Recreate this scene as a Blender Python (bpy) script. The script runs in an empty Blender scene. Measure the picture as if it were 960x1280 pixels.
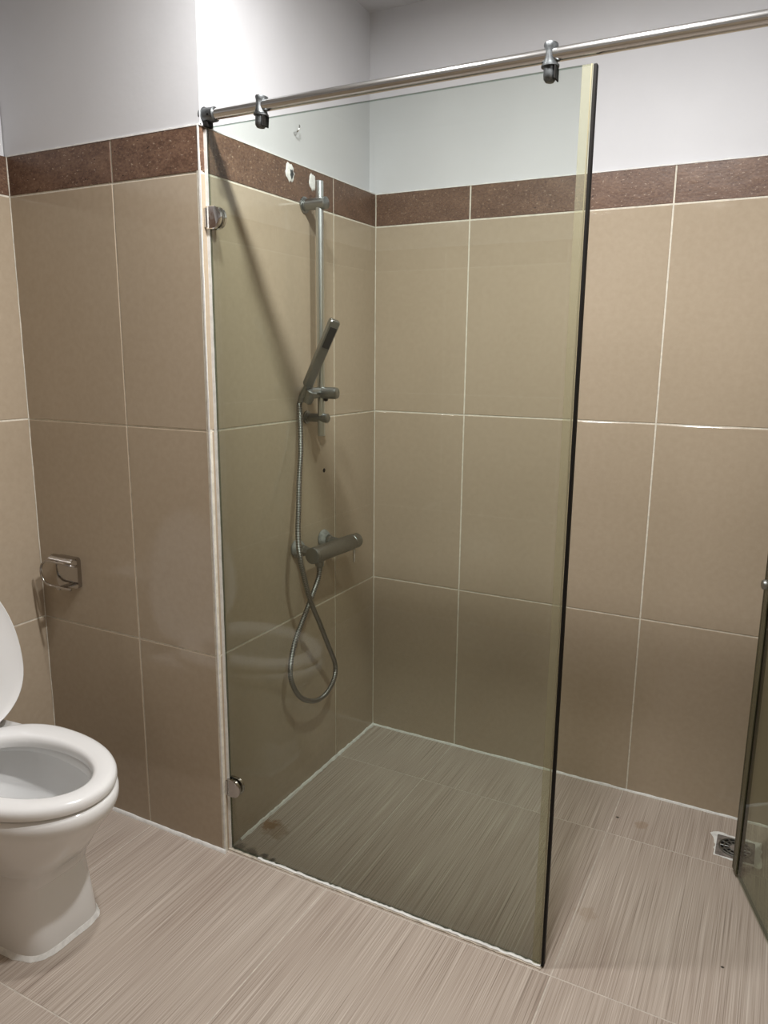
import bpy, bmesh, math, random
from mathutils import Vector, Matrix

random.seed(7)
S = bpy.context.scene
COL = S.collection

# ------------------------------------------------------------------ camera
CAM = Vector((1.2673, -2.3391, 1.3731))
YAW, PITCH, ROLL, FPX = 0.48292, -0.2036, 0.00874, 947.63
fw = Vector((-math.sin(YAW) * math.cos(PITCH), math.cos(YAW) * math.cos(PITCH), math.sin(PITCH)))
rt = fw.cross(Vector((0, 0, 1))).normalized()
up = rt.cross(fw)
c_, s_ = math.cos(ROLL), math.sin(ROLL)
rt, up = c_ * rt + s_ * up, -s_ * rt + c_ * up
cd = bpy.data.cameras.new('camera')
cam = bpy.data.objects.new('camera', cd)
COL.objects.link(cam)
m = Matrix((rt, up, -fw)).transposed().to_4x4()
m.translation = CAM
cam.matrix_world = m
cd.sensor_fit = 'VERTICAL'
cd.sensor_height = 36.0
cd.sensor_width = 27.0
cd.lens = FPX / 1280 * 36.0
cd.clip_start = 0.02
S.camera = cam

# ------------------------------------------------------------------ world, lights, exposure
w = bpy.data.worlds.new('world')
S.world = w
w.use_nodes = True
w.node_tree.nodes['Background'].inputs[0].default_value = (0.5, 0.5, 0.52, 1)
w.node_tree.nodes['Background'].inputs[1].default_value = 0.05
S.view_settings.view_transform = 'Standard'
S.view_settings.look = 'None'
S.view_settings.gamma = 1
S.view_settings.use_curve_mapping = False
S.view_settings.exposure = 1.52
ZC = 2.44                                   # ceiling height
ZL = 2.412                                  # open end of the two ceiling lamps
LAMPS = [((0.917, -1.115), 0.042, 9.5), ((0.42, -1.115), 0.042, 4.5)]
for (lx, ly), lr, lp in LAMPS:
    ld = bpy.data.lights.new('downlight', 'AREA')
    ld.shape = 'DISK'
    ld.size = lr * 2
    ld.energy = lp
    ld.color = (1.0, 0.985, 0.97)
    lo = bpy.data.objects.new('downlight', ld)
    lo.location = (lx, ly, ZL - 0.003)
    COL.objects.link(lo)

# ------------------------------------------------------------------ materials
def mat(name, color, rough=0.5, metal=0.0, spec=0.5):
    M = bpy.data.materials.new(name)
    M.use_nodes = True
    b = M.node_tree.nodes['Principled BSDF']
    b.inputs['Base Color'].default_value = (*color, 1)
    b.inputs['Roughness'].default_value = rough
    b.inputs['Metallic'].default_value = metal
    b.inputs['Specular IOR Level'].default_value = spec
    return M

class N:
    """small node-tree helper"""
    def __init__(s, M):
        s.t = M.node_tree
        s.b = s.t.nodes.get('Principled BSDF')
    def n(s, typ, **kw):
        x = s.t.nodes.new(typ)
        for k, v in kw.items():
            if k in x.inputs:
                x.inputs[k].default_value = v
            else:
                setattr(x, k, v)
        return x
    def l(s, a, b):
        s.t.links.new(a, b)
    def pos(s, scale=(1, 1, 1), loc=(0, 0, 0)):
        g = s.n('ShaderNodeNewGeometry')
        mp = s.n('ShaderNodeMapping')
        mp.inputs['Scale'].default_value = scale
        mp.inputs['Location'].default_value = loc
        s.l(g.outputs['Position'], mp.inputs['Vector'])
        return mp.outputs[0]
    def noise(s, vec, scale, detail=3, rough=0.5):
        x = s.n('ShaderNodeTexNoise', Scale=scale, Detail=detail, Roughness=rough)
        s.l(vec, x.inputs['Vector'])
        return x.outputs['Fac']
    def ramp(s, fac, stops):
        r = s.n('ShaderNodeValToRGB')
        e = r.color_ramp.elements
        while len(e) < len(stops):
            e.new(0.5)
        for i, (p, c) in enumerate(stops):
            e[i].position = p
            e[i].color = (*c, 1) if len(c) == 3 else c
        s.l(fac, r.inputs[0])
        return r.outputs[0]
    def mix(s, fac, a, b, mode='MIX'):
        x = s.n('ShaderNodeMix', data_type='RGBA', blend_type=mode)
        for sock, v in ((x.inputs[0], fac), (x.inputs[6], a), (x.inputs[7], b)):
            if hasattr(v, 'links'):
                s.l(v, sock)
            else:
                sock.default_value = v if isinstance(v, (int, float)) else (*v, 1)
        return x.outputs[2]
    def math(s, op, a, b=0.0, clamp=False):
        x = s.n('ShaderNodeMath', operation=op, use_clamp=clamp)
        for sock, v in ((x.inputs[0], a), (x.inputs[1], b)):
            if hasattr(v, 'links'):
                s.l(v, sock)
            else:
                sock.default_value = v
        return x.outputs[0]
    def bump(s, h, strength=0.2, dist=0.002):
        x = s.n('ShaderNodeBump', Strength=strength, Distance=dist)
        s.l(h, x.inputs['Height'])
        s.l(x.outputs[0], s.b.inputs['Normal'])

def tile_mat():
    M = mat('beige_glazed_tile', (0.5, 0.4, 0.28), 0.16, 0, 0.5)
    k = N(M)
    p = k.pos()
    n1 = k.noise(p, 1.7, 2)
    n2 = k.noise(p, 60, 4, 0.6)
    c = k.ramp(n1, [(0.3, (0.385, 0.314, 0.230)), (0.7, (0.43, 0.355, 0.266))])
    c = k.mix(0.05, c, k.ramp(n2, [(0.35, (0.25, 0.2, 0.13)), (0.65, (0.75, 0.65, 0.5))]))
    k.l(c, k.b.inputs['Base Color'])
    k.l(k.ramp(k.noise(p, 9, 3), [(0.3, (0.09,) * 3), (0.75, (0.15,) * 3)]), k.b.inputs['Roughness'])
    k.bump(k.noise(p, 5, 2), 0.04, 0.004)
    return M

def band_mat():
    M = mat('brown_travertine_tile', (0.12, 0.06, 0.035), 0.4, 0, 0.4)
    k = N(M)
    p = k.pos((1, 1, 1.6))
    big = k.noise(p, 14, 5, 0.65)
    fine = k.noise(p, 120, 3, 0.6)
    c = k.ramp(big, [(0.3, (0.085, 0.043, 0.027)), (0.52, (0.135, 0.074, 0.048)), (0.72, (0.20, 0.12, 0.078))])
    c = k.mix(0.35, c, k.ramp(fine, [(0.35, (0.05, 0.022, 0.014)), (0.7, (0.30, 0.19, 0.12))]))
    spk = k.math('MULTIPLY', k.math('GREATER_THAN', k.noise(p, 110, 2, 0.5), 0.665), 0.7)
    c = k.mix(spk, c, (0.42, 0.33, 0.25))
    pit = k.math('GREATER_THAN', k.noise(k.pos((1, 1, 2), (3, 1, 7)), 60, 2, 0.6), 0.70)
    c = k.mix(pit, c, (0.03, 0.012, 0.008))
    k.l(c, k.b.inputs['Base Color'])
    k.bump(k.math('SUBTRACT', big, pit), 0.4, 0.003)
    return M

def floor_mat():
    M = mat('striped_floor_tile', (0.5, 0.42, 0.35), 0.42, 0, 0.35)
    k = N(M)
    oi = k.n('ShaderNodeObjectInfo')
    g = k.n('ShaderNodeNewGeometry')
    off = k.n('ShaderNodeVectorMath', operation='MULTIPLY_ADD')
    cmb = k.n('ShaderNodeCombineXYZ')
    k.l(oi.outputs['Random'], cmb.inputs[0])
    k.l(oi.outputs['Random'], cmb.inputs[1])
    k.l(cmb.outputs[0], off.inputs[0])
    off.inputs[1].default_value = (7.3, 11.9, 0)
    k.l(g.outputs['Position'], off.inputs[2])
    def stretched(sx, sy):
        mp = k.n('ShaderNodeMapping')
        mp.inputs['Scale'].default_value = (sx, sy, 1)
        k.l(off.outputs[0], mp.inputs['Vector'])
        return mp.outputs[0]
    a = k.noise(stretched(330, 2.0), 1.0, 2, 0.55)
    b = k.noise(stretched(640, 3.5), 1.0, 1, 0.5)
    cl = k.noise(stretched(6, 2.5), 1.0, 2, 0.5)
    f = k.math('ADD', k.math('MULTIPLY', a, 0.5), k.math('MULTIPLY', b, 0.5))
    c = k.ramp(f, [(0.33, (0.20, 0.16, 0.13)), (0.45, (0.385, 0.323, 0.272)),
                   (0.55, (0.455, 0.39, 0.336)), (0.68, (0.62, 0.56, 0.495))])
    c = k.mix(0.14, c, k.ramp(cl, [(0.3, (0.30, 0.21, 0.17)), (0.7, (0.62, 0.55, 0.48))]))
    # rust and dirt stains with shapes of their own
    wob = k.noise(k.pos(), 30, 4, 0.7)
    def blot(x, y, r, amt):
        d = k.n('ShaderNodeVectorMath', operation='DISTANCE')
        k.l(g.outputs['Position'], d.inputs[0])
        d.inputs[1].default_value = (x, y, 0)
        q = k.math('ADD', d.outputs['Value'], k.math('MULTIPLY', k.math('SUBTRACT', wob, 0.5), r * 2.6))
        q = k.math('SUBTRACT', 1.0, k.math('DIVIDE', q, r), True)
        return k.math('MULTIPLY', k.math('MULTIPLY', q, 2.0, True), amt)
    for x, y, r, amt, col in ((0.03, -0.70, 0.032, 0.8, (0.22, 0.10, 0.025)),
                              (0.065, -0.715, 0.045, 0.45, (0.2, 0.12, 0.05)),
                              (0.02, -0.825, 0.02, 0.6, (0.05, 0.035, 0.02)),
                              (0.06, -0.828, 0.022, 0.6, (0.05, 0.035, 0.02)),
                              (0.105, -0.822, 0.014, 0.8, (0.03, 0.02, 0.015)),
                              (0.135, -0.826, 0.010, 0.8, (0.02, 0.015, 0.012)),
                              (1.01, -0.17, 0.022, 0.35, (0.25, 0.15, 0.07)),
                              (0.955, -0.62, 0.03, 0.25, (0.25, 0.16, 0.08)),
                              (0.94, -0.165, 0.006, 0.95, (0.02, 0.015, 0.012)),
                              (1.27, -0.645, 0.005, 0.95, (0.02, 0.015, 0.012))):
        c = k.mix(blot(x, y, r, amt), c, col)
    k.l(c, k.b.inputs['Base Color'])
    k.bump(f, 0.25, 0.001)
    return M

def paint_mat():
    M = mat('white_wall_paint', (0.72, 0.72, 0.73), 0.55, 0, 0.3)
    k = N(M)
    n = k.noise(k.pos(), 3, 4)
    k.l(k.ramp(n, [(0.3, (0.60, 0.605, 0.625)), (0.7, (0.65, 0.655, 0.675))]), k.b.inputs['Base Color'])
    k.bump(k.noise(k.pos(), 70, 3), 0.12, 0.002)
    return M

def grout_mat(name, col, amt=0.3):
    M = mat(name, col, 0.8, 0, 0.2)
    k = N(M)
    n = k.noise(k.pos(), 45, 4, 0.7)
    dk = tuple(x * (1 - amt) for x in col)
    k.l(k.ramp(n, [(0.3, dk), (0.6, col)]), k.b.inputs['Base Color'])
    k.bump(n, 0.4, 0.002)
    return M

def metal_mat(name, col, rough, spots=0.0):
    M = mat(name, col, rough, 1.0)
    k = N(M)
    n = k.noise(k.pos(), 80, 4, 0.7)
    k.l(k.ramp(n, [(0.3, (max(rough - .06, .04),) * 3), (0.7, (rough + .10,) * 3)]), k.b.inputs['Roughness'])
    if spots:
        dk = tuple(x * 0.55 for x in col)
        k.l(k.ramp(k.noise(k.pos(), 45, 5, 0.75), [(0.42 - spots * .1, dk), (0.58, col)]), k.b.inputs['Base Color'])
    return M

def glass_mat(name, tint):
    """clear float glass: Fresnel reflection over absorption that grows with the path through the pane"""
    M = bpy.data.materials.new(name)
    M.use_nodes = True
    k = N(M)
    t = k.t
    t.nodes.remove(k.b)
    out = t.nodes['Material Output']
    g = k.n('ShaderNodeNewGeometry')
    dt = k.n('ShaderNodeVectorMath', operation='DOT_PRODUCT')
    k.l(g.outputs['Incoming'], dt.inputs[0])
    k.l(g.outputs['Normal'], dt.inputs[1])
    ca = k.math('ABSOLUTE', dt.outputs['Value'])
    F = k.math('ADD', k.math('MULTIPLY', k.math('POWER', k.math('SUBTRACT', 1.0, ca, True), 5.0), 0.96), 0.04)
    ct = k.math('SQRT', k.math('SUBTRACT', 1.0, k.math('DIVIDE', k.math('SUBTRACT', 1.0, k.math('MULTIPLY', ca, ca)), 2.31)))
    ex = k.math('DIVIDE', 0.5, ct)
    cmb = k.n('ShaderNodeCombineColor')
    for i in range(3):
        k.l(k.math('POWER', tint[i], ex), cmb.inputs[i])
    tr = k.n('ShaderNodeBsdfTransparent')
    k.l(cmb.outputs[0], tr.inputs[0])
    gl = k.n('ShaderNodeBsdfGlossy')
    gl.inputs['Roughness'].default_value = 0.015
    mx = k.n('ShaderNodeMixShader')
    k.l(F, mx.inputs[0])
    k.l(tr.outputs[0], mx.inputs[1])
    k.l(gl.outputs[0], mx.inputs[2])
    k.l(mx.outputs[0], out.inputs['Surface'])
    return M

def pvc_mat(name, col, alpha):
    M = mat(name, col, 0.25, 0, 0.5)
    k = N(M)
    out = k.t.nodes['Material Output']
    tr = k.n('ShaderNodeBsdfTransparent')
    tr.inputs[0].default_value = (0.92, 0.92, 0.85, 1)
    mx = k.n('ShaderNodeMixShader', Fac=alpha)
    k.l(tr.outputs[0], mx.inputs[1])
    k.l(k.b.outputs[0], mx.inputs[2])
    k.l(mx.outputs[0], out.inputs['Surface'])
    return M

def hose_mat():
    M = mat('ribbed_hose_metal', (0.36, 0.36, 0.35), 0.32, 1.0)
    k = N(M)
    uv = k.n('ShaderNodeUVMap')
    wv = k.n('ShaderNodeTexWave', Scale=1.0, Distortion=0.0)
    wv.bands_direction = 'X'
    k.l(uv.outputs[0], wv.inputs['Vector'])
    k.l(k.ramp(wv.outputs['Fac'], [(0.2, (0.10, 0.10, 0.095)), (0.7, (0.46, 0.46, 0.45))]), k.b.inputs['Base Color'])
    k.bump(wv.outputs['Fac'], 0.6, 0.002)
    return M

M_TILE, M_BAND, M_FLOOR, M_PAINT = tile_mat(), band_mat(), floor_mat(), paint_mat()
M_GROUT = grout_mat('cream_grout', (0.74, 0.70, 0.60), 0.25)
M_FGROUT = grout_mat('floor_grout', (0.60, 0.545, 0.48), 0.25)
M_SIL = grout_mat('white_sealant', (0.82, 0.82, 0.80), 0.18)
M_OLDSIL = grout_mat('old_sealant', (0.60, 0.54, 0.45), 0.45)
M_PLASTER = grout_mat('white_plaster', (0.8, 0.8, 0.78), 0.2)
M_STEEL = mat('brushed_steel', (0.64, 0.64, 0.63), 0.2, 1.0)
M_ZINC = metal_mat('dull_grey_cast_metal', (0.17, 0.18, 0.185), 0.46, 0.3)
M_SATIN = metal_mat('worn_satin_chrome', (0.30, 0.31, 0.305), 0.36)
M_BAR = mat('satin_bar_metal', (0.64, 0.67, 0.68), 0.30, 1.0)
M_CHROME = metal_mat('polished_chrome', (0.70, 0.68, 0.66), 0.09)
M_DCHROME = mat('chrome_dark_reflection', (0.44, 0.42, 0.40), 0.12, 1.0)  # chrome with the dark room's reflection put into its base colour
M_LIMED = grout_mat('limescaled_chrome', (0.30, 0.30, 0.285), 0.6)
M_DIRTY = grout_mat('dirty_metal', (0.24, 0.21, 0.19), 0.6)
M_DARK = mat('black_rubber_and_gaps', (0.008, 0.007, 0.006), 0.6, 0, 0.2)  # rubber parts, also the shade painted into gaps
M_SPRAY = mat('dark_spray_face', (0.02, 0.02, 0.02), 0.5)
M_CERAMIC = mat('white_ceramic', (0.78, 0.78, 0.775), 0.08, 0, 0.5)
M_SEAT = mat('white_seat_plastic', (0.80, 0.80, 0.80), 0.18, 0, 0.5)
M_WATER = mat('bowl_water', (0.55, 0.57, 0.58), 0.03, 0, 0.6)
M_GLASS = glass_mat('green_tinted_glass', (0.855, 0.90, 0.855))
M_DGLASS = glass_mat('green_tinted_door_glass', (0.70, 0.74, 0.64))
M_PVC = pvc_mat('clear_yellowed_seal', (0.50, 0.48, 0.38), 0.16)
M_PVCD = pvc_mat('dark_olive_seal', (0.12, 0.11, 0.065), 0.8)
M_RIB = mat('olive_plastic', (0.26, 0.235, 0.15), 0.4)
M_GEDGE = glass_mat('green_glass_edge', (0.22, 0.30, 0.26))
M_HOSE = hose_mat()
M_LAMP = bpy.data.materials.new('lamp_diffuser')
M_LAMP.use_nodes = True
_b = M_LAMP.node_tree.nodes['Principled BSDF']
_b.inputs['Emission Color'].default_value = (1, 0.965, 0.91, 1)
_b.inputs['Emission Strength'].default_value = 12
M_WHITE = mat('white_enamel', (0.8, 0.8, 0.8), 0.35)

# ------------------------------------------------------------------ object helpers
def link(name, me, material=None, parent=None, smooth=None):
    o = bpy.data.objects.new(name, me)
    COL.objects.link(o)
    if material and not me.materials:
        me.materials.append(material)
    if smooth is not None:
        me.shade_smooth()
        me.set_sharp_from_angle(angle=math.radians(smooth))
    if parent:
        o.parent = parent
    return o

def from_bm(name, bm, material, parent=None, smooth=None, loc=None):
    bmesh.ops.recalc_face_normals(bm, faces=bm.faces)
    me = bpy.data.meshes.new(name)
    bm.to_mesh(me)
    bm.free()
    o = link(name, me, material, parent, smooth)
    if loc is not None:
        o.location = loc
    return o

def tag(o, label, cat, group=None, kind=None):
    o['label'] = label
    o['category'] = cat
    if group:
        o['group'] = group
    if kind:
        o['kind'] = kind
    return o

def thing(name, label, cat, loc, group=None, rot=(0, 0, 0)):
    o = bpy.data.objects.new(name, None)
    o.empty_display_size = 0.05
    COL.objects.link(o)
    o.location = loc
    o.rotation_euler = rot
    return tag(o, label, cat, group)

def add_box(bm, lo, hi, bev=0.0, seg=2):
    r = bmesh.ops.create_cube(bm, size=1.0)
    vs = r['verts']
    for v in vs:
        v.co = Vector([lo[i] + (v.co[i] + .5) * (hi[i] - lo[i]) for i in range(3)])
    if bev:
        es = list({e for v in vs for e in v.link_edges})
        bmesh.ops.bevel(bm, geom=es, offset=bev, segments=seg, affect='EDGES', profile=0.5)

def loft(bm, rings, cap0=True, cap1=True):
    """rings: lists of points of equal length, closed loops"""
    R = [[bm.verts.new(p) for p in r] for r in rings]
    n = len(R[0])
    for a, b in zip(R, R[1:]):
        for i in range(n):
            j = (i + 1) % n
            bm.faces.new((a[i], a[j], b[j], b[i]))
    if cap0:
        bm.faces.new(list(reversed(R[0])))
    if cap1:
        bm.faces.new(R[-1])
    return R

def frame(d):
    d = Vector(d).normalized()
    a = Vector((0, 0, 1)) if abs(d.z) < 0.9 else Vector((1, 0, 0))
    u = a.cross(d).normalized()
    return u, d.cross(u)

def add_lathe(bm, base, axis, prof, n=32, cap0=True, cap1=True):
    """prof: list of (distance along axis, radius)"""
    u, v = frame(axis)
    ax = Vector(axis).normalized()
    base = Vector(base)
    rings = []
    for t, r in prof:
        rings.append([base + ax * t + (u * math.cos(k * 2 * math.pi / n) + v * math.sin(k * 2 * math.pi / n)) * r
                      for k in range(n)])
    loft(bm, rings, cap0, cap1)

def cyl_prof(L, r, b=0.0015):
    return [(0, r - b), (b, r), (L - b, r), (L, r - b)]

def catmull(pts, sub=10):
    P = [Vector(p) for p in pts]
    P = [2 * P[0] - P[1]] + P + [2 * P[-1] - P[-2]]
    out = []
    for i in range(1, len(P) - 2):
        for k in range(sub):
            t = k / sub
            a, b, c, d = P[i - 1], P[i], P[i + 1], P[i + 2]
            out.append(0.5 * ((2 * b) + (c - a) * t + (2 * a - 5 * b + 4 * c - d) * t * t + (3 * b - a - 3 * c + d) * t ** 3))
    out.append(P[-2])
    return out

def tube_mesh(name, pts, r, n=12, material=None, parent=None, pitch=None, closed=False, radii=None):
    bm = bmesh.new()
    uvl = bm.loops.layers.uv.new('UVMap')
    P = [Vector(p) for p in pts]
    T = []
    m_ = len(P)
    for i in range(m_):
        a = P[(i - 1) % m_] if closed else P[max(i - 1, 0)]
        b = P[(i + 1) % m_] if closed else P[min(i + 1, m_ - 1)]
        T.append((b - a).normalized())
    u, v = frame(T[0])
    rings, L = [], [0.0]
    for i in range(m_):
        if i:
            ax = T[i - 1].cross(T[i])
            if ax.length > 1e-7:
                q = Matrix.Rotation(T[i - 1].angle(T[i]), 3, ax)
                u = q @ u
            L.append(L[-1] + (P[i] - P[i - 1]).length)
        v = T[i].cross(u).normalized()
        rr = radii[i] if radii else r
        rings.append([bm.verts.new(P[i] + (u * math.cos(k * 2 * math.pi / n) + v * math.sin(k * 2 * math.pi / n)) * rr) for k in range(n)])
    cnt = m_ if closed else m_ - 1
    for i in range(cnt):
        A, B = rings[i], rings[(i + 1) % m_]
        for k in range(n):
            j = (k + 1) % n
            f = bm.faces.new((A[k], A[j], B[j], B[k]))
            if pitch and not closed:
                for lp, (x, y) in zip(f.loops, ((L[i], k), (L[i], k + 1), (L[i + 1], k + 1), (L[i + 1], k))):
                    lp[uvl].uv = (x / pitch, y / n)
    if not closed:
        bm.faces.new(list(reversed(rings[0])))
        bm.faces.new(rings[-1])
    return from_bm(name, bm, material, parent, 40)

# ------------------------------------------------------------------ tiles
_tiles = {}
def tile_mesh(kind, w_, h_, t, bev, material):
    key = (kind, round(w_, 4), round(h_, 4))
    if key in _tiles:
        return _tiles[key]
    vs, fs = [], []
    for (ins, z) in ((0, -t), (0, -bev), (bev * .4, -bev * .3), (bev, 0)):
        vs += [(ins, ins, z), (w_ - ins, ins, z), (w_ - ins, h_ - ins, z), (ins, h_ - ins, z)]
    for r in range(3):
        for i in range(4):
            j = (i + 1) % 4
            fs.append((r * 4 + i, r * 4 + j, r * 4 + 4 + j, r * 4 + 4 + i))
    fs.append((12, 13, 14, 15))
    me = bpy.data.meshes.new(kind)
    me.from_pydata(vs, [], fs)
    me.materials.append(material)
    _tiles[key] = me
    return me

GAP = 0.0046
Z1, Z2, Z3, Z4 = 0.584, 1.184, 1.790, 1.892
def tile_wall(wall, origin, u, length, ujoints):
    """origin: bottom start corner on the tile face, u: direction along the wall"""
    u = Vector(u)
    nrm = u.cross(Vector((0, 0, 1)))
    base = Matrix((u, Vector((0, 0, 1)), nrm)).transposed().to_4x4()
    us = [0.0] + [j for j in ujoints if 0.01 < j < length - 0.01] + [length]
    zs = [0.0, Z1, Z2, Z3, Z4]
    for r in range(4):
        for a, b in zip(us, us[1:]):
            lo_u = a + (GAP / 2 if a > 0 else 0.001)
            hi_u = b - (GAP / 2 if b < length else 0.001)
            lo_z = zs[r] + (GAP / 2 if r else 0.004)
            hi_z = zs[r + 1] - (GAP / 2 if r < 3 else 0)
            band = r == 3
            me = tile_mesh('border_tile' if band else 'wall_tile', hi_u - lo_u, hi_z - lo_z, 0.007,
                           0.0012, M_BAND if band else M_TILE)
            o = link(me.name.split('.')[0], me, None, wall)
            p = Vector(origin) + u * lo_u + Vector((0, 0, lo_z))
            mm = base.copy()
            mm.translation = p + nrm * random.uniform(-0.0002, 0.0002)
            o.matrix_local = mm
    # grout bed behind the tiles
    bm = bmesh.new()
    p0 = Vector(origin) - nrm * 0.0016
    p1 = p0 + u * length
    q0, q1 = p0 - nrm * 0.008, p1 - nrm * 0.008
    loft(bm, [[p0, p1, q1, q0], [p + Vector((0, 0, Z4)) for p in (p0, p1, q1, q0)]])
    from_bm('grout_bed', bm, M_GROUT, wall)

def wobble_strip(name, a, b, wid, off, n=60, amp=0.25, material=None, parent=None, seed=1):
    """irregular bead from a to b; wid/off: the two cross-section vectors"""
    rnd = random.Random(seed)
    a, b, wid, off = Vector(a), Vector(b), Vector(wid), Vector(off)
    bm = bmesh.new()
    rings = []
    for i in range(n + 1):
        p = a.lerp(b, i / n)
        k1, k2 = 1 + rnd.uniform(-amp, amp), 1 + rnd.uniform(-amp, amp)
        rings.append([p, p + wid * k1, p + wid * k1 * .75 + off * .8 * k2, p + wid * .25 + off * k2, p + off * .8 * k2])
    loft(bm, rings)
    return from_bm(name, bm, material, parent, 50)

def slab(name, pts, z0, z1, material, parent=None):
    bm = bmesh.new()
    loft(bm, [[(x, y, z0) for x, y in pts], [(x, y, z1) for x, y in pts]])
    return from_bm(name, bm, material, parent)

D, W, XR, YR = 0.864, 0.673, 1.50, -2.90
# ------------------------------------------------------------------ the room
fl = slab('floor', [(-W - .1, YR - .1), (XR + .1, YR - .1), (XR + .1, .1), (-W - .1, .1)], -0.08, -0.0006, M_FGROUT)
tag(fl, 'greige floor of large square tiles with fine parallel stripes', 'floor', kind='structure')
xs = [-W] + [0.327 + .6 * k for k in range(-1, 2)] + [XR]
ys = [YR] + [-0.857 + .6 * k for k in range(-3, 2)] + [0.0]
for x0, x1 in zip(xs, xs[1:]):
    for y0, y1 in zip(ys, ys[1:]):
        if x1 < 0.01 and y0 > -D:
            continue
        gx = 0.003
        lx, hx, ly, hy = x0 + gx / 2, x1 - gx / 2, y0 + gx / 2, y1 - gx / 2
        if x0 < 0 < x1 and y0 >= -D:
            lx = 0.002
        o = link('floor_tile', tile_mesh('floor_tile', hx - lx, hy - ly, 0.007, 0.0005, M_FLOOR), None, fl)
        o.location = (lx, ly, 0)

ce = slab('ceiling', [(-W - .1, YR - .1), (XR + .1, YR - .1), (XR + .1, .1), (-W - .1, .1)], ZC, ZC + .08, M_PAINT)
tag(ce, 'flat white painted ceiling', 'ceiling', kind='structure')

wb = slab('wall_back', [(-.12, .0096), (XR + .1, .0096), (XR + .1, .1), (-.12, .1)], 0, ZC, M_PAINT)
tag(wb, 'back shower wall of beige square tiles, brown border and white paint above', 'wall', kind='structure')
tile_wall(wb, (0, 0, 0), (1, 0, 0), XR, [0.334, 0.936])
# shower side wall: plaster slightly out of square with the tiles
ws = slab('wall_side', [(-.0096, -D + .012), (-.0096, .0096), (-.1, .0096), (-.1, -D + .012)], 0, Z4, M_PAINT)
tag(ws, 'shower side wall of beige tiles carrying the slide bar and mixer', 'wall', kind='structure')
tile_wall(ws, (0, -D, 0), (0, 1, 0), D, [D - 0.266])
pl = slab('plaster_surface', [(.004, -D + .012), (-.030, .0096), (-.1, .0096), (-.1, -D + .012)], Z4, ZC, M_PAINT, ws)
wf = slab('wall_front', [(-W, -D + .0096), (-.0096, -D + .0096), (-.0096, -.62), (-W, -.62)], 0, Z4, M_PAINT)
tag(wf, 'shaded front of the tiled wall projection carrying the paper holder', 'wall', kind='structure')
tile_wall(wf, (-W, -D, 0), (1, 0, 0), W, [W - 0.283])
slab('plaster_surface', [(-W - .1, -D + .002), (.004, -D + .002), (.004, -D + .012), (-.1, -.62), (-W - .1, -.62)], Z4, ZC, M_PAINT, wf)
wl = slab('wall_left', [(-W - .0096, YR), (-W - .0096, -D), (-W - .1, -D), (-W - .1, YR)], 0, ZC, M_PAINT)
tag(wl, 'beige tiled wall behind the toilet lid', 'wall', kind='structure')
LW = -D - YR
tile_wall(wl, (-W, YR, 0), (0, 1, 0), LW, [LW - .6 * k for k in (3, 2, 1)])
wr = slab('wall_right', [(XR + .0096, YR), (XR + .0096, 0), (XR + .1, 0), (XR + .1, YR)], 0, ZC, M_PAINT)
tag(wr, 'beige tiled wall where the glass door is hinged', 'wall', kind='structure')
tile_wall(wr, (XR, 0, 0), (0, -1, 0), -YR, [.3, .9, 1.5, 2.1, 2.7])
we = slab('wall_rear', [(-W, YR - .0096), (XR, YR - .0096), (XR, YR - .1), (-W, YR - .1)], 0, ZC, M_PAINT)
tag(we, 'beige tiled wall opposite the shower', 'wall', kind='structure')
tile_wall(we, (XR, YR, 0), (-1, 0, 0), XR + W, [.57, 1.17, 1.77])

# beads of grout and sealant in the wall corners
wobble_strip('floor_joint', (0, 0, 0), (XR, 0, 0), (0, -.006, 0), (0, 0, .006), 70, .2, M_SIL, wb, 3)
wobble_strip('floor_joint', (0, -.80, 0), (0, 0, 0), (.008, 0, 0), (0, 0, .008), 60, .3, M_SIL, ws, 4)
wobble_strip('floor_joint', (-W, -D, 0), (0.004, -D, 0), (0, -.007, 0), (0, 0, .010), 40, .10, M_SIL, wf, 5)
wobble_strip('corner_joint', (0, 0, 0), (0, 0, Z4), (.0022, 0, 0), (0, -.0022, 0), 60, .3, M_GROUT, ws, 6)
wobble_strip('corner_joint', (-W, -D, 0), (-W, -D, Z4), (.002, 0, 0), (0, -.002, 0), 60, .3, M_GROUT, wf, 7)
wobble_strip('corner_joint', (-.0035, -D - .0012, 0.004), (-.0035, -D - .0012, Z4), (.0045, 0, 0), (0, .0045, 0), 60, .18, M_SIL, wf, 8)
wobble_strip('plaster_edge', (-.0, -.001, Z4 - .001), (XR, -.001, Z4 - .001), (0, .011, 0), (0, 0, .004), 90, .35, M_PLASTER, wb, 9)
wobble_strip('plaster_edge', (.001, -D, Z4 - .001), (.001, 0, Z4 - .001), (-.012, 0, 0), (0, 0, .004), 60, .35, M_PLASTER, ws, 10)
wobble_strip('plaster_edge', (-W, -D - .001, Z4 - .001), (.004, -D - .001, Z4 - .001), (0, .012, 0), (0, 0, .004), 60, .3, M_PLASTER, wf, 11)

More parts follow.
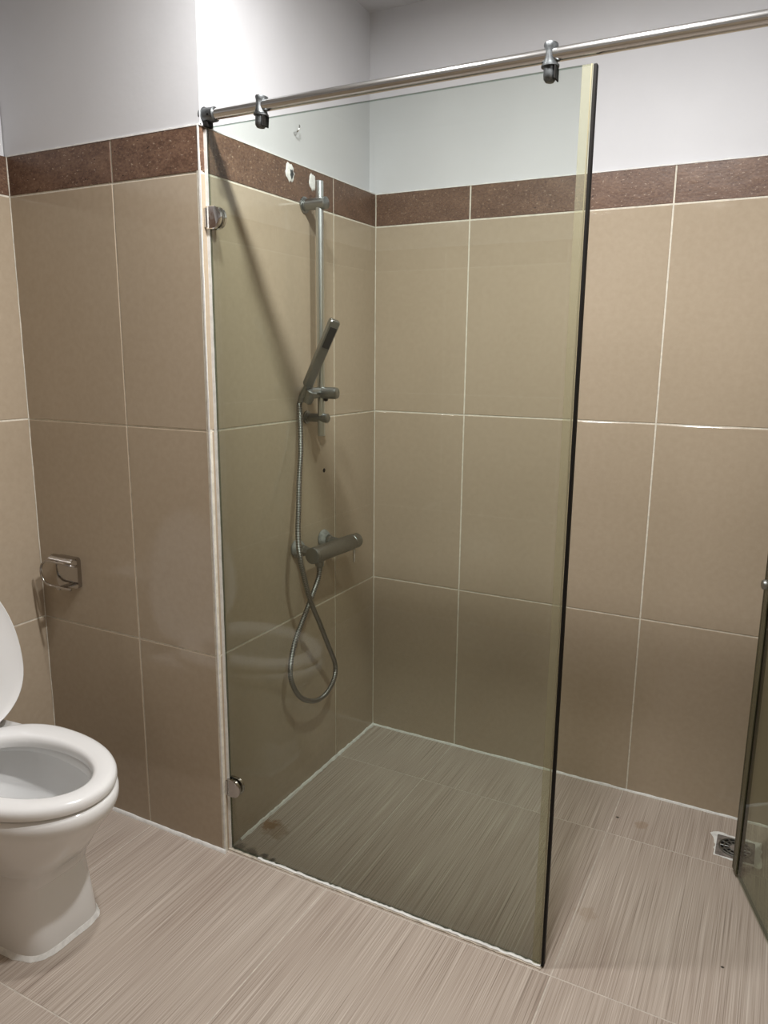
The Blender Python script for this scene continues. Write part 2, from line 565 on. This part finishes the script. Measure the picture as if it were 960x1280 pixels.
# ------------------------------------------------------------------ fixed glass panel
GY, GT = -0.84, 0.008
gp = thing('glass_panel', 'tall fixed pane of greenish glass screening the shower mixer', 'glass panel', (0.45, GY, 0))
def gchild(o):
    o.parent = gp
    o.matrix_parent_inverse = Matrix.Translation(-Vector((0.45, GY, 0)))
    return o
bm = bmesh.new()
add_box(bm, (.006, GY - GT / 2, .004), (.897, GY + GT / 2, 1.890), .0008, 1)
def glass_edges(o):
    o.data.materials.append(M_GEDGE)
    for p in o.data.polygons:
        if abs(p.normal.y) < 0.9:
            p.material_index = 1
    return o
pane = gchild(glass_edges(from_bm('pane', bm, M_GLASS)))
gchild(wobble_strip('wall_sealant', (.0, GY - GT / 2 - .003, .0), (.0, GY - GT / 2 - .003, 1.885), (.009, 0, 0), (0, .005, 0), 60, .08, M_SIL, None, 12))
gchild(wobble_strip('floor_sealant', (.10, GY - GT / 2 - .006, .0), (.900, GY - GT / 2 - .006, .0), (0, .011, 0), (0, 0, .008), 110, .22, M_SIL, None, 13))
gchild(wobble_strip('old_floor_sealant', (.0, GY - GT / 2 - .008, .0), (.902, GY - GT / 2 - .008, .0), (0, .014, 0), (0, 0, .004), 110, .4, M_OLDSIL, None, 14))
# clear push-on seal with a black lip along the free edge
seal = bmesh.new()
add_box(seal, (.880, GY - GT / 2 - .0022, .006), (.9005, GY - GT / 2 - .0004, 1.889), .0004, 1)
sl = gchild(from_bm('edge_seal', seal, M_PVC))
bm = bmesh.new()
add_box(bm, (.8965, GY - GT / 2 - .0032, .006), (.8985, GY - GT / 2 - .0024, 1.889))
rb = from_bm('seal_rib', bm, M_RIB, sl)
bm = bmesh.new()
add_box(bm, (.9005, GY - .006, .004), (.9065, GY + .008, 1.889), .0012, 2)
lp = from_bm('seal_lip', bm, M_DARK, sl)
lp['label'] = 'black rubber lip'
def d_clamp(z, flip):
    """half-round glass clamp that grips both faces of the pane"""
    bm = bmesh.new()
    for (y0, y1) in ((GY - GT / 2 - .009, GY - GT / 2 + .0005), (GY + GT / 2 - .0005, GY + GT / 2 + .009)):
        r = .026
        out = []
        prof = [(.004, -r), (.022, -r)] + [(.022 + r * .95 * math.cos(a), r * math.sin(a)) for a in
                [(-math.pi / 2 + k * math.pi / 20) for k in range(1, 20)]] + [(.022, r), (.004, r)]
        rings = []
        for yy, ins in ((y0, .0015), (y0 + .0015, 0), (y1 - .0015, 0), (y1, .0015)):
            k = 1 - ins / .026
            rings.append([(.004 + (px - .004) * k, yy, z + pz * k) for px, pz in prof])
        loft(bm, rings)
    add_box(bm, (.0, GY - .016, z - .022), (.006, GY + .016, z + .022), .001, 1)
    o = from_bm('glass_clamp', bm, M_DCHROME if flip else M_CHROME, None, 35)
    gchild(o)
    o['label'] = 'half-round polished glass clamp'
d_clamp(1.690, 0)
d_clamp(.196, 1)

# ------------------------------------------------------------------ support rail above the panel
RZ, RR, RY = 1.915, .0125, -0.842
rail = thing('support_rail', 'round steel support rail running across the top of the glass', 'rail', (0.0, RY, RZ))
bm = bmesh.new()
add_lathe(bm, (.004, 0, 0), (1, 0, 0), cyl_prof(XR - .006, RR, .001), 32)
from_bm('tube', bm, M_STEEL, rail, 40)
bm = bmesh.new()
add_lathe(bm, (0, 0, 0), (1, 0, 0), [(0, .021), (.003, .0215), (.005, .017), (.034, .0165), (.036, .0145)], 32)
so = from_bm('wall_socket', bm, M_ZINC, rail, 40)
bm = bmesh.new()
add_lathe(bm, (.024, -.0168, -.003), (0, -1, 0), [(0, .0028), (.0006, .0028)], 12)
from_bm('set_screw', bm, M_DARK, so, 40)
bm = bmesh.new()
add_box(bm, (.006, -.012, -.027), (.018, .012, -.012), .003, 2)
from_bm('socket_clip', bm, M_DARK, so, 40)
bm = bmesh.new()
add_lathe(bm, (XR, 0, 0), (-1, 0, 0), [(0, .021), (.003, .0215), (.005, .017), (.034, .0165), (.036, .0145)], 32)
from_bm('wall_socket', bm, M_ZINC, rail, 40)
def rail_clamp(x, tilt):
    def ell(z, rx, ry, n=28, oy=0):
        return [(rx * math.cos(k * 2 * math.pi / n), oy + ry * math.sin(k * 2 * math.pi / n), z) for k in range(n)]
    bm = bmesh.new()
    loft(bm, [ell(.021, .008, .012), ell(.0195, .0125, .0165), ell(.016, .013, .018), ell(.011, .0105, .0172), ell(.004, .0088, .0168),
              ell(-.004, .0092, .0168), ell(-.010, .0115, .0168), ell(-.015, .0145, .0170), ell(-.0165, .0125, .0155)])
    o = from_bm('rail_clamp', bm, M_ZINC, rail, 40, (x, 0, 0))
    o.rotation_euler = (0, tilt, 0)
    bm = bmesh.new()
    loft(bm, [ell(-.0155, .0150, .0170), ell(-.0165, .0165, .0180), ell(-.0195, .0165, .0180), ell(-.0205, .0150, .0165)])
    from_bm('collar', bm, M_ZINC, o, 40)
    bm = bmesh.new()
    loft(bm, [ell(-.0195, .0118, .0145), ell(-.034, .0118, .0145), ell(-.040, .0112, .0138), ell(-.0445, .008, .010), ell(-.0455, .004, .005)])
    from_bm('glass_holder', bm, M_ZINC, o, 40)
    bm = bmesh.new()
    add_box(bm, (.0105, -.0125, -.043), (.0135, .0125, -.020), .001, 1)
    from_bm('gap_shade', bm, M_DARK, o)  # black box standing in for the shaded gap beside the holder
rail_clamp(.165, 0.08)
rail_clamp(.820, 0.0)

# ------------------------------------------------------------------ open glass door
p0, p1 = Vector((1.273, -.268, 0)), Vector((1.482, -.86, 0))
dd = (p1 - p0).normalized()
ang = math.atan2(dd.y, dd.x)
dl = (p1 - p0).length
door = thing('glass_door', 'greenish glass shower door swung open over the floor drain', 'door', p0, rot=(0, 0, ang))
bm = bmesh.new()
add_box(bm, (.009, -.004, .012), (dl, .004, 1.885), .0008, 1)
glass_edges(from_bm('pane', bm, M_DGLASS, door))
bm = bmesh.new()
add_box(bm, (.0, -.0075, .012), (.028, -.0042, 1.885), .0005, 1)
add_box(bm, (.0, .0042, .012), (.028, .0075, 1.885), .0005, 1)
add_box(bm, (-.004, -.0075, .012), (.008, .0075, 1.885), .001, 1)
from_bm('edge_seal', bm, M_PVCD, door)
bm = bmesh.new()
for s in (1, -1):
    add_lathe(bm, (.065, .003 * s, .835), (0, s, 0), [(0, .008), (.014, .008), (.016, .010), (.019, .0125), (.030, .0125), (.033, .010)], 24)
from_bm('knob', bm, M_SATIN, door, 40)
for z in (.30, 1.60):
    bm = bmesh.new()
    add_box(bm, (dl - .06, -.012, z - .045), (dl + .0, .012, z + .045), .002, 2)
    add_lathe(bm, (dl + .002, 0, z - .045), (0, 0, 1), cyl_prof(.09, .011), 20)
    from_bm('hinge', bm, M_CHROME, door, 40)

# ------------------------------------------------------------------ slide bar, hand shower, hose, mixer
BX, BY = .052, -.427
hd_ = Vector((.088, 0, .170))
bar = thing('shower_slide_bar', 'satin grey vertical slide bar on the shower wall', 'slide bar', (0, BY, 1.137))
bm = bmesh.new()
add_lathe(bm, (BX, 0, 0), (0, 0, 1), cyl_prof(.712, .0112), 28)
from_bm('bar', bm, M_BAR, bar, 40)
for z in (.652, .053):
    bm = bmesh.new()
    R_ = .0165 if z > .3 else .0135
    add_lathe(bm, (0, 0, z), (1, 0, 0), [(0, R_ + .006), (.004, R_ + .006), (.005, R_ + .001), (.009, R_ + .001), (.010, R_ - .001),
                                         (.045, R_ - .001), (.060, R_), (.074, R_ + .0005), (.076, R_ - .002)], 28)
    from_bm('wall_bracket', bm, M_SATIN, bar, 40)
bm = bmesh.new()
zs_ = .127
add_lathe(bm, (.010, -.002, zs_), (1, 0, 0), [(0, .0135), (.002, .0155), (.046, .0155), (.047, .0145), (.048, .0145), (.049, .0172),
                                     (.092, .0172), (.098, .0155), (.101, .010)], 28)
slider = from_bm('slider', bm, M_SATIN, bar, 40)
bm = bmesh.new()
add_lathe(bm, (.070, -.002, zs_ - .015), (0, 0, -1), [(0, .006), (.006, .006), (.009, .004)], 16)
from_bm('grip_pin', bm, M_DARK, slider, 40)
bm = bmesh.new()
add_lathe(bm, (.050, -.006, zs_), (-.06, -1, 0), [(0, .0150), (.020, .0150), (.021, .0160), (.046, .0160), (.056, .0145), (.062, .010)], 28)
add_lathe(bm, (.0385, -.055, zs_ - .026), hd_, [(0, .0125), (.002, .0140), (.036, .0165), (.038, .0145)], 28)
from_bm('handset_cradle', bm, M_SATIN, slider, 40)

# hand shower: square stick leaning out of its cradle
HB = Vector((.040, -.482, 1.285))
ht = thing('hand_shower', 'square grey stick hand shower leaning out of its cradle', 'hand shower', HB)
hd = Vector((.088, .0, .170)).normalized()
hq = Matrix.Rotation(math.radians(-38), 3, hd)
hx = hq @ Vector((hd.z, 0, -hd.x))      # spray side, turned a little off the wall's normal
hy = hq @ Vector((0, 1, 0))
def sq(t, w2, d2, ch=.003):
    c = hd * t
    pts = [(-w2 + ch, -d2), (w2 - ch, -d2), (w2, -d2 + ch), (w2, d2 - ch), (w2 - ch, d2), (-w2 + ch, d2), (-w2, d2 - ch), (-w2, -d2 + ch)]
    return [c + hy * a + hx * b for a, b in pts]
bm = bmesh.new()
loft(bm, [sq(.0, .0115, .0090), sq(.004, .0135, .0110), sq(.202, .0145, .0130), sq(.206, .0125, .0110)])
hb = from_bm('handle', bm, M_SATIN, ht, 30)
bm = bmesh.new()
loft(bm, [[hd * t + hy * a + hx * (.0122 + o) for t, a in ((.125, -.0105), (.187, -.0105), (.187, .0105), (.125, .0105))] for o in (0, .0016)])
sp = from_bm('spray_face', bm, M_SPRAY, ht)
sp['label'] = 'dark spray nozzle plate'
bm = bmesh.new()
for i in range(9):
    for j in range(4):
        add_lathe(bm, hd * (.131 + i * .0062) + hy * (-.0078 + j * .0052) + hx * .0136, hx, [(0, .0011), (.0014, .0008)], 6)
nz = from_bm('nozzles', bm, M_DARK, sp)
nz['kind'] = 'stuff'
bm = bmesh.new()
add_lathe(bm, hd * .002, -hd, [(0, .0095), (.016, .0095), (.018, .0105), (.046, .0105), (.052, .0088)], 20)
from_bm('hose_nut', bm, M_SATIN, ht, 40)

# mixer valve
MX, MZ = .066, .787
mx = thing('shower_mixer', 'grey cylindrical wall mixer with a thin lever above the hose loop', 'mixer', (0, -.42, MZ))
bm = bmesh.new()
add_lathe(bm, (MX, -.088, 0), (0, 1, -.03), [(0, .0205), (.0015, .0240), (.004, .0252), (.012, .0252), (.0125, .0243), (.0135, .0243), (.014, .0252), (.228, .0252), (.230, .0240)], 36)
body = from_bm('body', bm, M_SATIN, mx, 35)
bm = bmesh.new()
add_lathe(bm, (MX, .1395, -.0068), (0, 1, -.03), [(0, .020), (.0055, .020)], 32)
from_bm('handle_gap', bm, M_DARK, body, 40)
bm = bmesh.new()
add_lathe(bm, (MX, .145, -.0071), (0, 1, -.03), [(0, .0222), (.002, .0240), (.034, .0240), (.037, .0215)], 36)
cap = from_bm('handle', bm, M_SATIN, mx, 35)
bm = bmesh.new()
add_lathe(bm, (MX, .165, -.026), (0, 0, -1), [(0, .0055), (.05, .0050), (.052, .0038)], 16)
from_bm('lever', bm, M_CHROME, cap, 40)
for yy in (-.073, .076):
    bm = bmesh.new()
    add_lathe(bm, (0, yy, .013), (1, 0, 0), [(0, .0265), (.004, .0290), (.008, .0275), (.018, .0215), (.020, .0185)], 32)
    e = from_bm('escutcheon', bm, M_LIMED, mx, 40)
    bm = bmesh.new()
    add_lathe(bm, (.018, yy, .010), (1, 0, -.12), [(0, .0165), (.012, .0180), (.014, .0150), (.040, .0150)], 8)
    from_bm('union_nut', bm, M_SATIN, e)
bm = bmesh.new()
add_lathe(bm, (MX, -.045, -.018), (0, 0, -1), [(0, .012), (.006, .012), (.008, .0135), (.022, .0135), (.025, .0095), (.034, .0088)], 20)
from_bm('hose_outlet', bm, M_SATIN, mx, 35)

# hose
HE = HB - hd * .046
hose_pts = [HE, HE - hd * .015, (.015, -.484, 1.205), (.020, -.490, 1.15), (.026, -.500, 1.09), (.036, -.524, 1.015), (.050, -.550, .935), (.066, -.578, .875),
            (.078, -.590, .815), (.080, -.572, .745), (.075, -.530, .655), (.064, -.460, .555), (.053, -.395, .460), (.047, -.352, .395), (.046, -.344, .355), (.046, -.362, .322),
            (.047, -.41, .300), (.048, -.475, .306), (.048, -.545, .345), (.048, -.588, .40), (.046, -.600, .455), (.045, -.575, .53), (.046, -.535, .585), (.050, -.492, .645),
            (.060, -.468, .70), (.065, -.465, .728), (MX, -.465, .74)]
ho = tube_mesh('shower_hose', catmull(hose_pts, 12), .0077, 12, M_HOSE, None, pitch=.0143)
tag(ho, 'ribbed metal shower hose hanging in a loop under the mixer', 'hose')

# holes and patches left in the border tiles
def patch(name, y, z, ry, rz_, label, cat, seed, material, depth=.004):
    rnd = random.Random(seed)
    bm = bmesh.new()
    n = 22
    pr = [(math.cos(k * 2 * math.pi / n) * ry * (1 + rnd.uniform(-.16, .16)), math.sin(k * 2 * math.pi / n) * rz_ * (1 + rnd.uniform(-.16, .16))) for k in range(n)]
    loft(bm, [[(dx, a * s, b * s) for a, b in pr] for dx, s in ((-.003, 1.0), (.0005, 1.0), (depth * .7, .85), (depth, .55))])
    o = from_bm(name, bm, material, None, 60, (0, y, z))
    return tag(o, label, cat)
pt = patch('plaster_patch', -.496, 1.862, .021, .024, 'round white plaster patch with a dark centre in the brown border', 'patch', 2, M_PLASTER, .003)
bm = bmesh.new()
rnd = random.Random(5)
loft(bm, [[(x, math.cos(k * 2 * math.pi / 11) * .009 * (1 + rnd.uniform(-.5, .3)) * s + .006, math.sin(k * 2 * math.pi / 11) * .011 * (1 + rnd.uniform(-.3, .4)) * s - .003) for k in range(11)] for x, s in ((.002, 1), (.0034, .95))])
from_bm('hole', bm, M_ZINC, pt)
patch('plaster_chip', -.382, 1.858, .017, .023, 'chipped white plaster patch behind the slide bar top', 'patch', 4, M_PLASTER, .003)
bm = bmesh.new()
add_lathe(bm, (-.001, 0, 0), (1, 0, 0), [(0, .0065), (.002, .0065), (.0026, .0045), (.0024, .003)], 16)
tag(from_bm('screw_hole', bm, M_DARK, None, 40, (0, -.332, 1.017)), 'small dark screw hole in the tile below the slide bar', 'hole')
# bent nails in the paint above the border
def nail(y, z, label, wx):
    pts = catmull([(wx - .008, 0, 0), (.012 + wx, -.002, -.001), (.018 + wx, .002, .010), (.014 + wx, .008, .018)], 6)
    o = tube_mesh('wall_hook', pts, .0022, 8, M_STEEL)
    o.location = (0, y, z)
    tag(o, label, 'hook')
nail(-.455, 1.975, 'small bent metal hook in the white paint above the border', -.013)

# ------------------------------------------------------------------ paper holder
ph = thing('paper_holder', 'empty chrome toilet paper holder with a wire loop', 'paper holder', (-.545, -D, .745))
def plate(bm, x0, x1, z0, z1, y0, y1, r):
    prof = []
    for cx, cz, a0 in ((x1 - r, z1 - r, 0), (x0 + r, z1 - r, 90), (x0 + r, z0 + r, 180), (x1 - r, z0 + r, 270)):
        for k in range(6):
            a = math.radians(a0 + k * 18)
            prof.append((cx + r * math.cos(a), cz + r * math.sin(a)))
    loft(bm, [[(x, y, z) for x, z in prof] for y in (y0, y1)])
bm = bmesh.new()
plate(bm, -.045, .045, -.046, .046, .001, -.014, .010)
from_bm('back_plate', bm, M_DCHROME, ph, 35)
bm = bmesh.new()
n = 8
top = []
for k in range(n + 1):
    a = k / n
    top.append((-.012 - .024 * a, .047 + .001 * a - .010 * a * a))
rings = []
for x in (-.052, .046):
    rings.append([(x, y, z + .0012) for y, z in top] + [(x, y, z - .0012) for y, z in reversed(top)])
loft(bm, rings)
from_bm('cover_flap', bm, M_DCHROME, ph, 35)
loop = [(.042, -.012, .022), (.042, -.022, .024), (.034, -.034, .029), (.015, -.040, .032), (-.035, -.041, .033), (-.062, -.041, .028), (-.078, -.041, .006), (-.074, -.041, -.022),
        (-.054, -.041, -.038), (-.015, -.041, -.041), (.046, -.041, -.041)]
tube_mesh('wire_loop', catmull(loop, 8), .0036, 10, M_DCHROME, ph)
bm = bmesh.new()
add_box(bm, (-.014, -.044, -.049), (.000, -.012, -.040), .002, 2)
from_bm('loop_stop', bm, M_DCHROME, ph, 35)

# ------------------------------------------------------------------ floor drain
dr = thing('floor_drain', 'square metal floor drain with a slotted round grate in broken grout', 'drain', (1.268, -.163, 0))
bm = bmesh.new()
rnd = random.Random(11)
ol = []
for k in range(40):
    a = k * 2 * math.pi / 40
    c, s = math.cos(a), math.sin(a)
    q = (.066 if s > .55 or c > .6 else .056) / max(abs(c), abs(s)) * (1 + rnd.uniform(-.07, .07))
    ol.append((c * q, s * q))
loft(bm, [[(x, y, -.003) for x, y in ol], [(x, y, .0008) for x, y in ol], [(x * .9, y * .9, .0014) for x, y in ol]])
sr = from_bm('grout_surround', bm, M_PLASTER, dr, 60)
sr['label'] = 'ragged white grout around the grate'
bm = bmesh.new()
plate(bm, -.050, .050, -.050, .050, 0, .0035, .004)
for v in bm.verts:
    v.co = Vector((v.co.x, v.co.z, v.co.y))
from_bm('frame', bm, M_DIRTY, dr, 35)
bm = bmesh.new()
add_lathe(bm, (0, 0, .003), (0, 0, 1), [(0, .043), (.0006, .043)], 40)
from_bm('drain_well', bm, M_DARK, dr, 40)
for rr in (.042, .030, .0165):
    bm = bmesh.new()
    pts = [(rr * math.cos(k * 2 * math.pi / 40), rr * math.sin(k * 2 * math.pi / 40), .0045) for k in range(40)]
    bm.free()
    tube_mesh('grate_ring', pts, .0022 if rr < .04 else .003, 8, M_SATIN, dr, closed=True)
bm = bmesh.new()
add_box(bm, (.014, -.0022, .0030), (.041, .0022, .0062), .0006, 1)
spm = bpy.data.meshes.new('grate_spoke')
bm.to_mesh(spm)
bm.free()
spm.materials.append(M_SATIN)
for k in range(12):
    o = link('grate_spoke', spm, None, dr)
    o.rotation_euler = (0, 0, k * math.pi / 6)
bm = bmesh.new()
add_lathe(bm, (0, 0, .003), (0, 0, 1), [(0, .0145), (.0025, .0145), (.0035, .012)], 24)
from_bm('grate_hub', bm, M_DIRTY, dr, 40)

# ------------------------------------------------------------------ toilet
TY = -1.288
to = thing('toilet', 'white ceramic toilet with raised lid beside the tiled projection', 'toilet', (-W, TY, 0))
def egg(xc, af, ab, b, z, p=2.0, n=72, pb=None):
    pts = []
    for k in range(n):
        a = k * 2 * math.pi / n
        c, s = math.cos(a), math.sin(a)
        q = p if c > 0 else (pb or p)
        x = math.copysign(abs(c) ** (2 / q), c) * (af if c > 0 else ab)
        y = math.copysign(abs(s) ** (2 / q), s) * b
        pts.append((xc + W + x, y, z))
    return pts
def sec(z, front, back, b, p, xc=-.30, pb=4):
    return egg(xc, front - xc, xc - back, b, z, p, pb=pb)
bm = bmesh.new()
loft(bm, [sec(0, -.118, -.62, .108, 4.6), sec(.012, -.116, -.62, .109, 4.6), sec(.10, -.126, -.62, .105, 4.4), sec(.165, -.134, -.62, .103, 4), sec(.172, -.128, -.625, .107, 3.8),
          sec(.205, -.114, -.63, .111, 3.3), sec(.212, -.104, -.63, .117, 3.2), sec(.25, -.078, -.64, .132, 2.8), sec(.29, -.046, -.65, .150, 2.5),
          sec(.325, -.016, -.655, .167, 2.25), sec(.345, .000, -.66, .176, 2.15), sec(.362, .008, -.66, .180, 2.1), sec(.378, .008, -.66, .180, 2.1), sec(.388, .000, -.66, .174, 2.1),
          sec(.390, -.012, -.655, .165, 2.1),
          sec(.388, -.045, -.47, .130, 2.1, pb=2.2), sec(.380, -.050, -.465, .126, 2.1, pb=2.2), sec(.362, -.050, -.465, .126, 2.1, pb=2.2), sec(.356, -.036, -.475, .138, 2.1, pb=2.2), sec(.33, -.040, -.47, .134, 2.1, pb=2.2),
          sec(.27, -.075, -.44, .108, 2.1, pb=2.2), sec(.22, -.13, -.41, .078, 2.1, pb=2.2), sec(.185, -.18, -.38, .05, 2, pb=2)])
from_bm('bowl', bm, M_CERAMIC, to, 45)
bm = bmesh.new()
loft(bm, [sec(.205, -.155, -.395, .064, 2, pb=2), sec(.206, -.155, -.395, .064, 2, pb=2)])
from_bm('water', bm, M_WATER, to)
bm = bmesh.new()
rnd = random.Random(21)
kk = [rnd.uniform(-.0015, .0025) for _ in range(72)]
def wob(ring, s):
    out_ = []
    for i, (x, y, z) in enumerate(ring):
        v = Vector((x - .373, y, 0)).normalized() * kk[i] * s
        out_.append((x + v.x, y + v.y, z))
    return out_
loft(bm, [wob(sec(.0005, -.109, -.63, .117, 4.2), 1), wob(sec(.004, -.111, -.63, .115, 4.2), .8), sec(.012, -.115, -.625, .110, 4.2)])
from_bm('base_sealant', bm, M_SIL, to, 40)
# seat: rounded ring
def seat_sec(z, ins_o):
    return egg(-.28, .285 - ins_o, .20 - ins_o, .180 - ins_o, z, 2.05, pb=2.3)
def hole_sec(z, g):
    return egg(-.235, .185 + g, .185 + g, .112 + g, z, 2.0, pb=2.0)
bm = bmesh.new()
R = loft(bm, [seat_sec(.393, .006), seat_sec(.395, .0015), seat_sec(.402, 0), seat_sec(.410, .0005), seat_sec(.416, .003), seat_sec(.4205, .009), seat_sec(.4225, .018),
              hole_sec(.4225, .014), hole_sec(.4200, .007), hole_sec(.414, .002), hole_sec(.404, 0), hole_sec(.393, .002)], False, False)
n = len(R[0])
for i in range(n):
    j = (i + 1) % n
    bm.faces.new((R[-1][i], R[-1][j], R[0][j], R[0][i]))
from_bm('seat', bm, M_SEAT, to, 50)
# lid: shallow dished shell, built flat from its hinge then raised
def lid_ring(k, z):
    pts = []
    for i in range(72):
        a = i * 2 * math.pi / 72
        c, s = math.cos(a), math.sin(a)
        x = c * (.275 if c > 0 else .165) * k
        q = 2.0 if c > 0 else 2.4
        if c < 0:
            x = -abs(c) ** (2 / q) * .165 * k
        y = math.copysign(abs(s) ** (2 / q), s) * .189 * k
        pts.append((.165 + x, y, z))
    return pts
bm = bmesh.new()
loft(bm, [lid_ring(.25, -.0015), lid_ring(.70, -.003), lid_ring(.88, -.007), lid_ring(.955, -.013), lid_ring(.985, -.0165), lid_ring(.995, -.0155),
          lid_ring(1.0, -.011), lid_ring(.985, -.002), lid_ring(.93, .007), lid_ring(.80, .012), lid_ring(.3, .014)])
lid = from_bm('lid', bm, M_SEAT, to, 50, (W - .466, 0, .416))
lid.rotation_euler = (0, -math.radians(97), 0)
for y in (-.075, .075):
    bm = bmesh.new()
    add_lathe(bm, (W - .468, y - .022, .418), (0, 1, 0), cyl_prof(.044, .011), 20)
    add_box(bm, (W - .482, y - .014, .388), (W - .456, y + .014, .415), .003, 2)
    from_bm('hinge', bm, M_SEAT, to, 40)
# cistern behind the lid
bm = bmesh.new()
add_box(bm, (.012, -.175, .388), (.150, .175, .640), .022, 4)
from_bm('cistern', bm, M_CERAMIC, to, 50)
bm = bmesh.new()
add_box(bm, (.008, -.181, .638), (.155, .181, .668), .010, 3)
tl = from_bm('cistern_lid', bm, M_CERAMIC, to, 50)
bm = bmesh.new()
add_lathe(bm, (.082, 0, .666), (0, 0, 1), [(0, .024), (.005, .024), (.007, .020)], 28)
from_bm('flush_button', bm, M_CHROME, tl, 40)

# ------------------------------------------------------------------ ceiling lamps (fittings around the lights set at the top)
for (lx, ly), lr, lp in LAMPS:
    la = thing('ceiling_lamp', 'white cylindrical ceiling lamp ' + ('nearer the glass door' if lx > .6 else 'nearer the toilet'), 'lamp', (lx, ly, ZC), 'cylindrical ceiling lamps')
    h = ZC - ZL
    bm = bmesh.new()
    add_lathe(bm, (0, 0, 0), (0, 0, -1), [(0, lr + .006), (h - .002, lr + .006), (h, lr + .004), (h, lr + .001), (h - .004, lr + .0005)], 40)
    from_bm('housing', bm, M_WHITE, la, 40)
    bm = bmesh.new()
    add_lathe(bm, (0, 0, 0), (0, 0, -1), [(h - .006, lr), (h - .001, lr), (h - .0005, lr - .002)], 40)
    from_bm('diffuser', bm, M_LAMP, la, 40)
